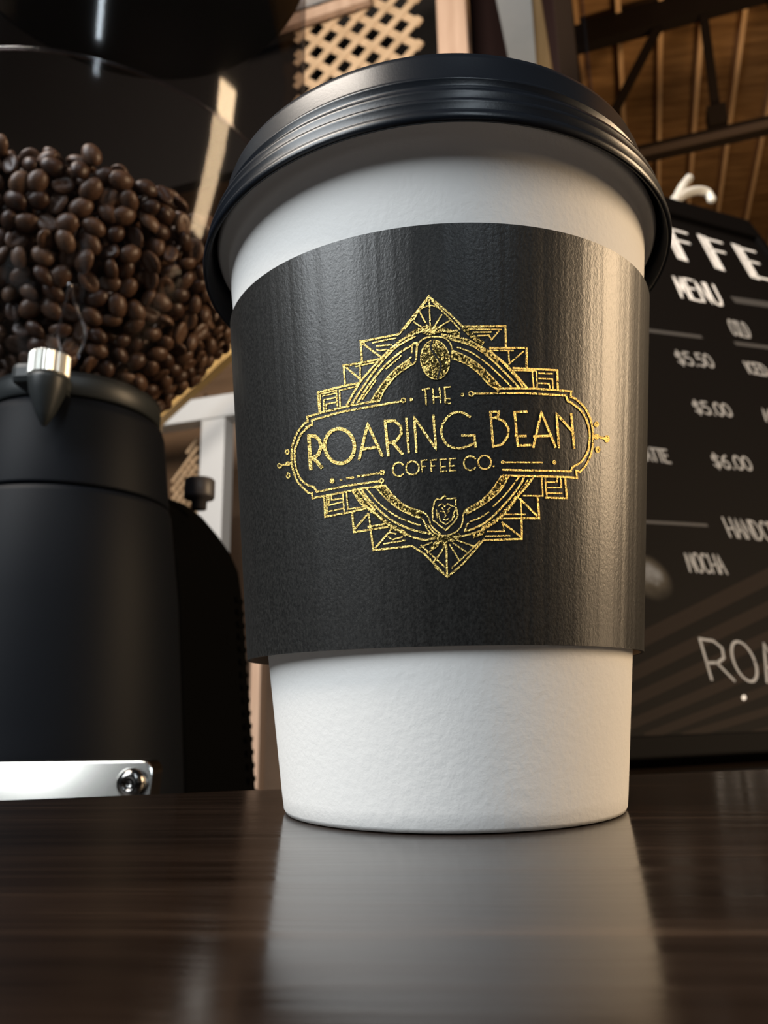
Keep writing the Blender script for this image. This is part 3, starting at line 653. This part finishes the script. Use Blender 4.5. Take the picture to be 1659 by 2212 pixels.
# brown printed rays on the lower part of the panel
rays = [((1350, 1400), (1760, 1195), 42), ((1350, 1465), (1760, 1265), 36), ((1350, 1520), (1760, 1330), 32), ((1350, 1570), (1760, 1395), 28), ((1400, 1590), (1760, 1450), 24), ((1480, 1590), (1760, 1505), 22), ((1600, 1592), (1780, 1548), 18)]
for a, b, w in rays:
    pr = Print(lambda x, y: bd(x, y, .12), 60); pr.stroke([a, b], w*.8); pr.build('printed_ray', 'stripe', mb)
m = MT['drinkpic'] = mat('printed_drink', (.05, .045, .038), .6, spec=.05); n = noise(m, 30, detail=4)
g_ = N(m, 'ShaderNodeTexCoord'); vd = N(m, 'ShaderNodeVectorMath', operation='DISTANCE'); L(m, g_.outputs['Object'], vd.inputs[0])
vd.inputs[1].default_value = tuple((bd(1400, 1245)-np.array(parent_loc(mb)))*MM)
mr = N(m, 'ShaderNodeMapRange'); mr.inputs['From Min'].default_value = .010; mr.inputs['From Max'].default_value = .030; mr.inputs['To Min'].default_value = 1; mr.inputs['To Max'].default_value = 0; L(m, vd.outputs['Value'], mr.inputs[0])
mu = N(m, 'ShaderNodeMath', operation='MULTIPLY'); L(m, n.outputs[0], mu.inputs[0]); L(m, mr.outputs[0], mu.inputs[1])
ramp(m, mu.outputs[0], [(.05, (.004, .0033, .003)), (.34, (.040, .034, .026)), (.55, (.13, .13, .13))], 'Base Color')
pr = Print(lambda x, y: bd(x, y, .10), 20); pr.disc((1405, 1250), 70, 84, .3, 28); pr.build('printed_drink', 'drinkpic', mb)
# white forked hook behind the board top
def hk(x, y): return bd(x, y, -30)
hook = empty('wall_hook', hk(1455, 445)); tag(hook, 'white forked porcelain hook rising behind the menu board', 'hook')
P = [hk(*p) for p in ((1440, 470), (1462, 428), (1478, 398), (1488, 386))]; tube('prong', smooth_line(P, 6), [11]*6+[9]*6+[8]*7, 'porcelain', hook)
P = [hk(*p) for p in ((1448, 452), (1472, 424), (1505, 412), (1528, 417), (1537, 431))]; tube('prong', smooth_line(P, 6), [9]*19+[8]*6, 'porcelain', hook)
for p in ((1488, 386), (1537, 431)):
    c = hk(*p); vs_ = []; 
    bmx = bmesh.new(); bmesh.ops.create_uvsphere(bmx, u_segments=14, v_segments=10, radius=8.6); vs_ = [np.array(v.co)+c for v in bmx.verts]; fs = [tuple(v.index for v in f.verts) for f in bmx.faces]; bmx.free()
    mesh('knob', vs_, fs, 'porcelain', hook, True)

# ================================================================== GRINDER
AX, AY = -180.0, 200.0; CZ = -40
gr = empty('coffee_grinder', (AX, AY, CZ)); tag(gr, 'black coffee grinder with clear hopper of beans left of the cup', 'coffee grinder')
lathe('front_body', [(.01, CZ), (60, CZ), (61, CZ+2), (59.5, -14), (53.5, 65), (48, 108), (47.2, 110.3), (46, 111), (.01, 111)], 'grinder', gr, 128, AX, AY)
lathe('grinding_head', [(.01, 111.3), (45.6, 111.3), (46.8, 112), (46.8, 113), (42.8, 148), (41.5, 152), (38, 154.5), (.01, 154.5)], 'grinder', gr, 128, AX, AY)
o = lathe('hopper_collar', [(.01, 154.6), (39.4, 154.6), (40.2, 155.5), (40.2, 165.5), (39.2, 166.5), (36.5, 166.5), (36.0, 156), (.01, 156)], 'collar', gr, 128, AX, AY)
# clamp screw
kc = aty(105, 815, 148)
o = lathe('clamp_lug', [(.01, 134), (1.2, 134.5), (4.0, 140), (7.3, 149), (8.1, 154), (8.1, 156), (.01, 156)], 'collar', gr, 40, kc[0], kc[1])
kz = aty(105, 838, 148)[2]; 
v = []; n = 72
for (r, z) in ((0.01, 0), (8.0, 0), (8.6, .6), (8.6, 9.6), (7.9, 10.4), (.01, 10.4)):
    for i in range(n):
        rr = r*(1 if r < 8.3 or i % 2 else .955); v.append((kc[0]+rr*math.cos(2*math.pi*i/n), kc[1]+rr*math.sin(2*math.pi*i/n), 156+z))
f = [(j*n+i, j*n+(i+1) % n, (j+1)*n+(i+1) % n, (j+1)*n+i) for j in range(5) for i in range(n)]
o = mesh('clamp_knob', v, f, 'steel', gr); o['label'] = 'knurled silver clamp knob'
a, f = boxv(((kc[0]+AX)/2, (kc[1]+AY)/2-14, 158), (9, 0, 0), (0, 16, 0), (0, 0, 5)); bevel(mesh('clamp_bridge', a, f, 'collar', gr), 3)
# rear motor housing: rounded outline extruded along Y
YB, YF = 305, 228
oo = [aty(*p, YB) for p in ((566, 1790), (555, 1700), (545, 1560), (535, 1420), (527, 1300), (518, 1236), (500, 1195), (474, 1158), (440, 1118), (405, 1092), (370, 1078))]
oo[0][2] = CZ
prof_ = [(p[0], p[2]) for p in oo]; left = [(2*AX-x-30, z) for x, z in prof_][::-1]; ol = prof_+left; k = len(ol)
v = [(x, YB, z) for x, z in ol]+[(AX+(x-AX)*.80, YF, CZ+(z-CZ)*.94) for x, z in ol]
o = mesh('motor_housing', v, [tuple(range(k)), tuple(range(2*k-1, k-1, -1))]+[(i, (i+1) % k, (i+1) % k+k, i+k) for i in range(k)], 'grinder_rear', gr); bevel(o, 3, 3)
for i in range(16):     # cooling fins on the right flank
    z = -30+i*7.2; x = np.interp(z, [p[2] for p in oo], [p[0] for p in oo])
    a, f = boxv((x-1.75, YB-6, z), (1.4, 0, 0), (0, 7, 0), (0, 0, 1.6)); bevel(mesh('cooling_fin', a, f, 'grinder_rear', gr), .6)
p = aty(430, 1086, 275); o = lathe('adjust_knob', [(.01, p[2]-4), (4.4, p[2]-4), (4.6, p[2]+2), (8.4, p[2]+2.4), (8.8, p[2]+3.5), (8.8, p[2]+13), (8.0, p[2]+14), (.01, p[2]+14)], 'knobgrey', gr, 40, p[0], p[1])
# chrome plate with a rounded upper corner and a screw
YP = 128.0
c1 = aty(333, 1643, YP); x1 = c1[0]; zt_ = c1[2]; x0 = 2*AX-x1; rr = 4.5
ol = [(x0, CZ+.5), (x1, CZ+.5)]+[(x1-rr+rr*math.cos(a), zt_-rr+rr*math.sin(a)) for a in np.linspace(0, math.pi/2, 7)]+[(x0+rr+rr*math.cos(a), zt_-rr+rr*math.sin(a)) for a in np.linspace(math.pi/2, math.pi, 7)]
k = len(ol); v = [(x, YP+(z-zt_)*.235, z) for x, z in ol]+[(x, YP+10+(z-zt_)*.235, z) for x, z in ol]
o = mesh('base_plate', v, [tuple(range(k)), tuple(range(2*k-1, k-1, -1))]+[(i, (i+1) % k, (i+1) % k+k, i+k) for i in range(k)], 'chrome', gr); bevel(o, .5)
for xs in (aty(290, 1690, YP)[0], 2*AX-aty(290, 1690, YP)[0]):
    zc = aty(290, 1690, YP)[2]; v = []; f = []; n = 20
    pr_ = [(5.0, 0), (5.2, 1.0), (4.6, 2.4), (3.0, 3.4), (2.0, 3.5), (1.8, 2.2), (.01, 2.0)]
    for r, dy in pr_:
        for i in range(n): v.append((xs+r*math.cos(2*math.pi*i/n), YP-dy-2.0, zc+r*math.sin(2*math.pi*i/n)))
    f = [(j*n+i, j*n+(i+1) % n, (j+1)*n+(i+1) % n, (j+1)*n+i) for j in range(len(pr_)-1) for i in range(n)]
    mesh('plate_screw', v, f, 'screw', gr, True)
# hopper
HP = [(38.6, 158), (40.0, 163.5), (56.5, 184), (73, 205), (83, 224), (91, 247), (97, 268), (100, 281)]
HPs = [tuple(p) for p in smooth_line(HP, 4)]
lathe('hopper_bowl', HPs, 'acrylic', gr, 160, AX, AY)
lathe('hopper_bead', [(99.6, 280.6), (100.7, 281), (100.7, 282), (99.6, 282.4)], 'acrylic_edge', gr, 160, AX, AY, closed=True)
lathe('hopper_wall', [(100.3, 282), (101, 284), (105, 305), (109, 330), (111.2, 348), (111.6, 380), (112, 470)], 'acrylic_smoke', gr, 160, AX, AY)
lathe('hopper_lid', [(.01, 470), (114, 470), (115, 471), (115, 482), (113, 484), (.01, 484)], 'collar', gr, 96, AX, AY)
# teardrop-shaped reflection on the bowl wall, modelled as thin raised tubes
def on_bowl(x, y, off=0):
    d = dr(x, y); d = d/np.linalg.norm(d); rs = np.array([p[0] for p in HPs])+off; zs = np.array([p[1] for p in HPs]); t = 150.0
    while t < 420:
        P = CP+d*t
        if math.hypot(P[0]-AX, P[1]-AY) < np.interp(P[2], zs, rs) and P[2] > 158: return P
        t += .25
    return CP+d*300
tear = smooth_line([on_bowl(*p, .6) for p in ((150, 610), (143, 650), (132, 690), (124, 725), (136, 765))], 4); tube('teardrop_reflection', tear, .9, 'acrylic_edge', gr, 8)
tear = smooth_line([on_bowl(*p, .6) for p in ((152, 610), (160, 650), (176, 690), (185, 725), (166, 775))], 4); tube('teardrop_reflection', tear, .9, 'acrylic_edge', gr, 8)

# ---- beans
def bean_mesh(name, m, sx, sy, sz):
    bm2 = bmesh.new(); bmesh.ops.create_uvsphere(bm2, u_segments=14, v_segments=10, radius=1)
    for v in bm2.verts:
        x, y, z = v.co
        if z < 0:
            z *= .38; gy = abs(y)
            if gy < .28 and abs(x) < .9: z += .30*(1-gy/.28)*(1-x*x)
        v.co = (x*sx*MM, y*sy*MM, z*sz*MM)
    d = bpy.data.meshes.new(name); bm2.to_mesh(d); bm2.free(); d.materials.append(MT[m]); d.polygons.foreach_set('use_smooth', [True]*len(d.polygons)); return d
BM = [bean_mesh('bean_shape', 'bean0', 5.5, 4.15, 3.6), bean_mesh('bean_shape', 'bean1', 5.2, 4.2, 3.5), bean_mesh('bean_shape', 'bean2', 5.0, 3.9, 3.4)]
rs = np.array([p[0] for p in HPs]); zs = np.array([p[1] for p in HPs]); sl_ = np.concatenate([[0], np.cumsum(np.hypot(np.diff(rs), np.diff(zs)))])
rng = random.Random(11); cand = []
ca = math.atan2(CP[1]-AY, CP[0]-AX)
def fill_z(th): return 240+9*math.cos(th-ca+1.2)
def layer(depth, z_hi, spacing, lo):
    s = 3.0
    while s < sl_[-1]:
        r = np.interp(s, sl_, rs); z = np.interp(s, sl_, zs)
        i = min(len(rs)-2, int(np.searchsorted(sl_, s))-1); i = max(i, 0)
        tr_, tz = rs[i+1]-rs[i], zs[i+1]-zs[i]; ln = math.hypot(tr_, tz); nr, nz = tz/ln, -tr_/ln        # outward normal
        rr = r-nr*depth; zz = z-nz*depth
        if rr > 3:
            n = max(1, int(2*math.pi*rr/spacing)); ph = rng.random()*6.28
            for a in range(n):
                th = ph+2*math.pi*a/n+rng.uniform(-.22, .22)*spacing/rr
                if zz+rng.uniform(-3, 3) > fill_z(th): continue
                dd = rng.uniform(-.5, 1.6); cand.append((th, rr-nr*dd, zz-nz*dd+rng.uniform(-1, 1), nr, nz, lo))
        s += spacing*.86
layer(4.6, 0, 8.9, 0); layer(11.5, 0, 8.6, 1); layer(19, 0, 9.5, 2)
for rr in np.arange(4, 84, 8.5):            # heaped top surface
    n = max(1, int(2*math.pi*rr/8.5))
    for a in range(n):
        th = 2*math.pi*a/n+rng.random()*.3
        cand.append((th, rr, fill_z(th)*rr/84+(1-rr/84)*248+rng.uniform(-2, 2), 0, 1, 3))
items = []
for th, r, z, nr, nz, lo in cand:
    P = np.array([AX+r*math.cos(th), AY+r*math.sin(th), z]); px = pj(P)
    nrm = Vector((nr*math.cos(th), nr*math.sin(th), nz)); vis = (CP-P)@np.array(nrm)/np.linalg.norm(CP-P)
    inn = -40 < px[0] < 620 and 250 < px[1] < 930
    score = (0 if (lo in (0, 3) and inn and vis > -.1) else 1000)+np.linalg.norm(CP-P)+lo*60
    q = nrm.to_track_quat('Z', 'X')
    e = Matrix.Rotation(rng.uniform(0, 6.28), 4, 'Z') @ Matrix.Rotation(rng.gauss(0, .45)+(math.pi if rng.random() < .3 else 0), 4, 'X') @ Matrix.Rotation(rng.gauss(0, .35), 4, 'Y')
    sc = rng.uniform(.88, 1.1)
    items.append((score, Matrix.Translation(Vector(P)*MM) @ q.to_matrix().to_4x4() @ e @ Matrix.Scale(sc, 4), rng.choices((0, 1, 2), (5, 2.2, 3))[0]))
items.sort(key=lambda t: t[0])
for k, (sc, mx_, kind) in enumerate(items[:300]):
    o = bpy.data.objects.new('coffee_bean', BM[kind]); COL.objects.link(o); o.matrix_world = mx_
    tag(o, 'roasted brown coffee bean heaped inside the clear grinder hopper', 'coffee bean', 'coffee beans in the grinder hopper')
base = []
for d in BM: base.append((np.array([v.co[:]+(1,) for v in d.vertices]), [tuple(p.vertices) for p in d.polygons]))
hv = []; hf = []; n0 = 0
for sc, mx_, kind in items[300:]:
    V, Fc = base[kind]; hv.append(V @ np.array(mx_).T); hf += [tuple(i+n0 for i in p) for p in Fc]; n0 += len(V)
d = bpy.data.meshes.new('bean_heap'); d.from_pydata(np.concatenate(hv)[:, :3].tolist(), [], hf); d.update(); d.materials.append(MT['bean0']); d.polygons.foreach_set('use_smooth', [True]*len(d.polygons))
o = bpy.data.objects.new('bean_heap', d); COL.objects.link(o); tag(o, 'deeper heap of roasted coffee beans filling the hopper', 'coffee beans', kind='stuff')
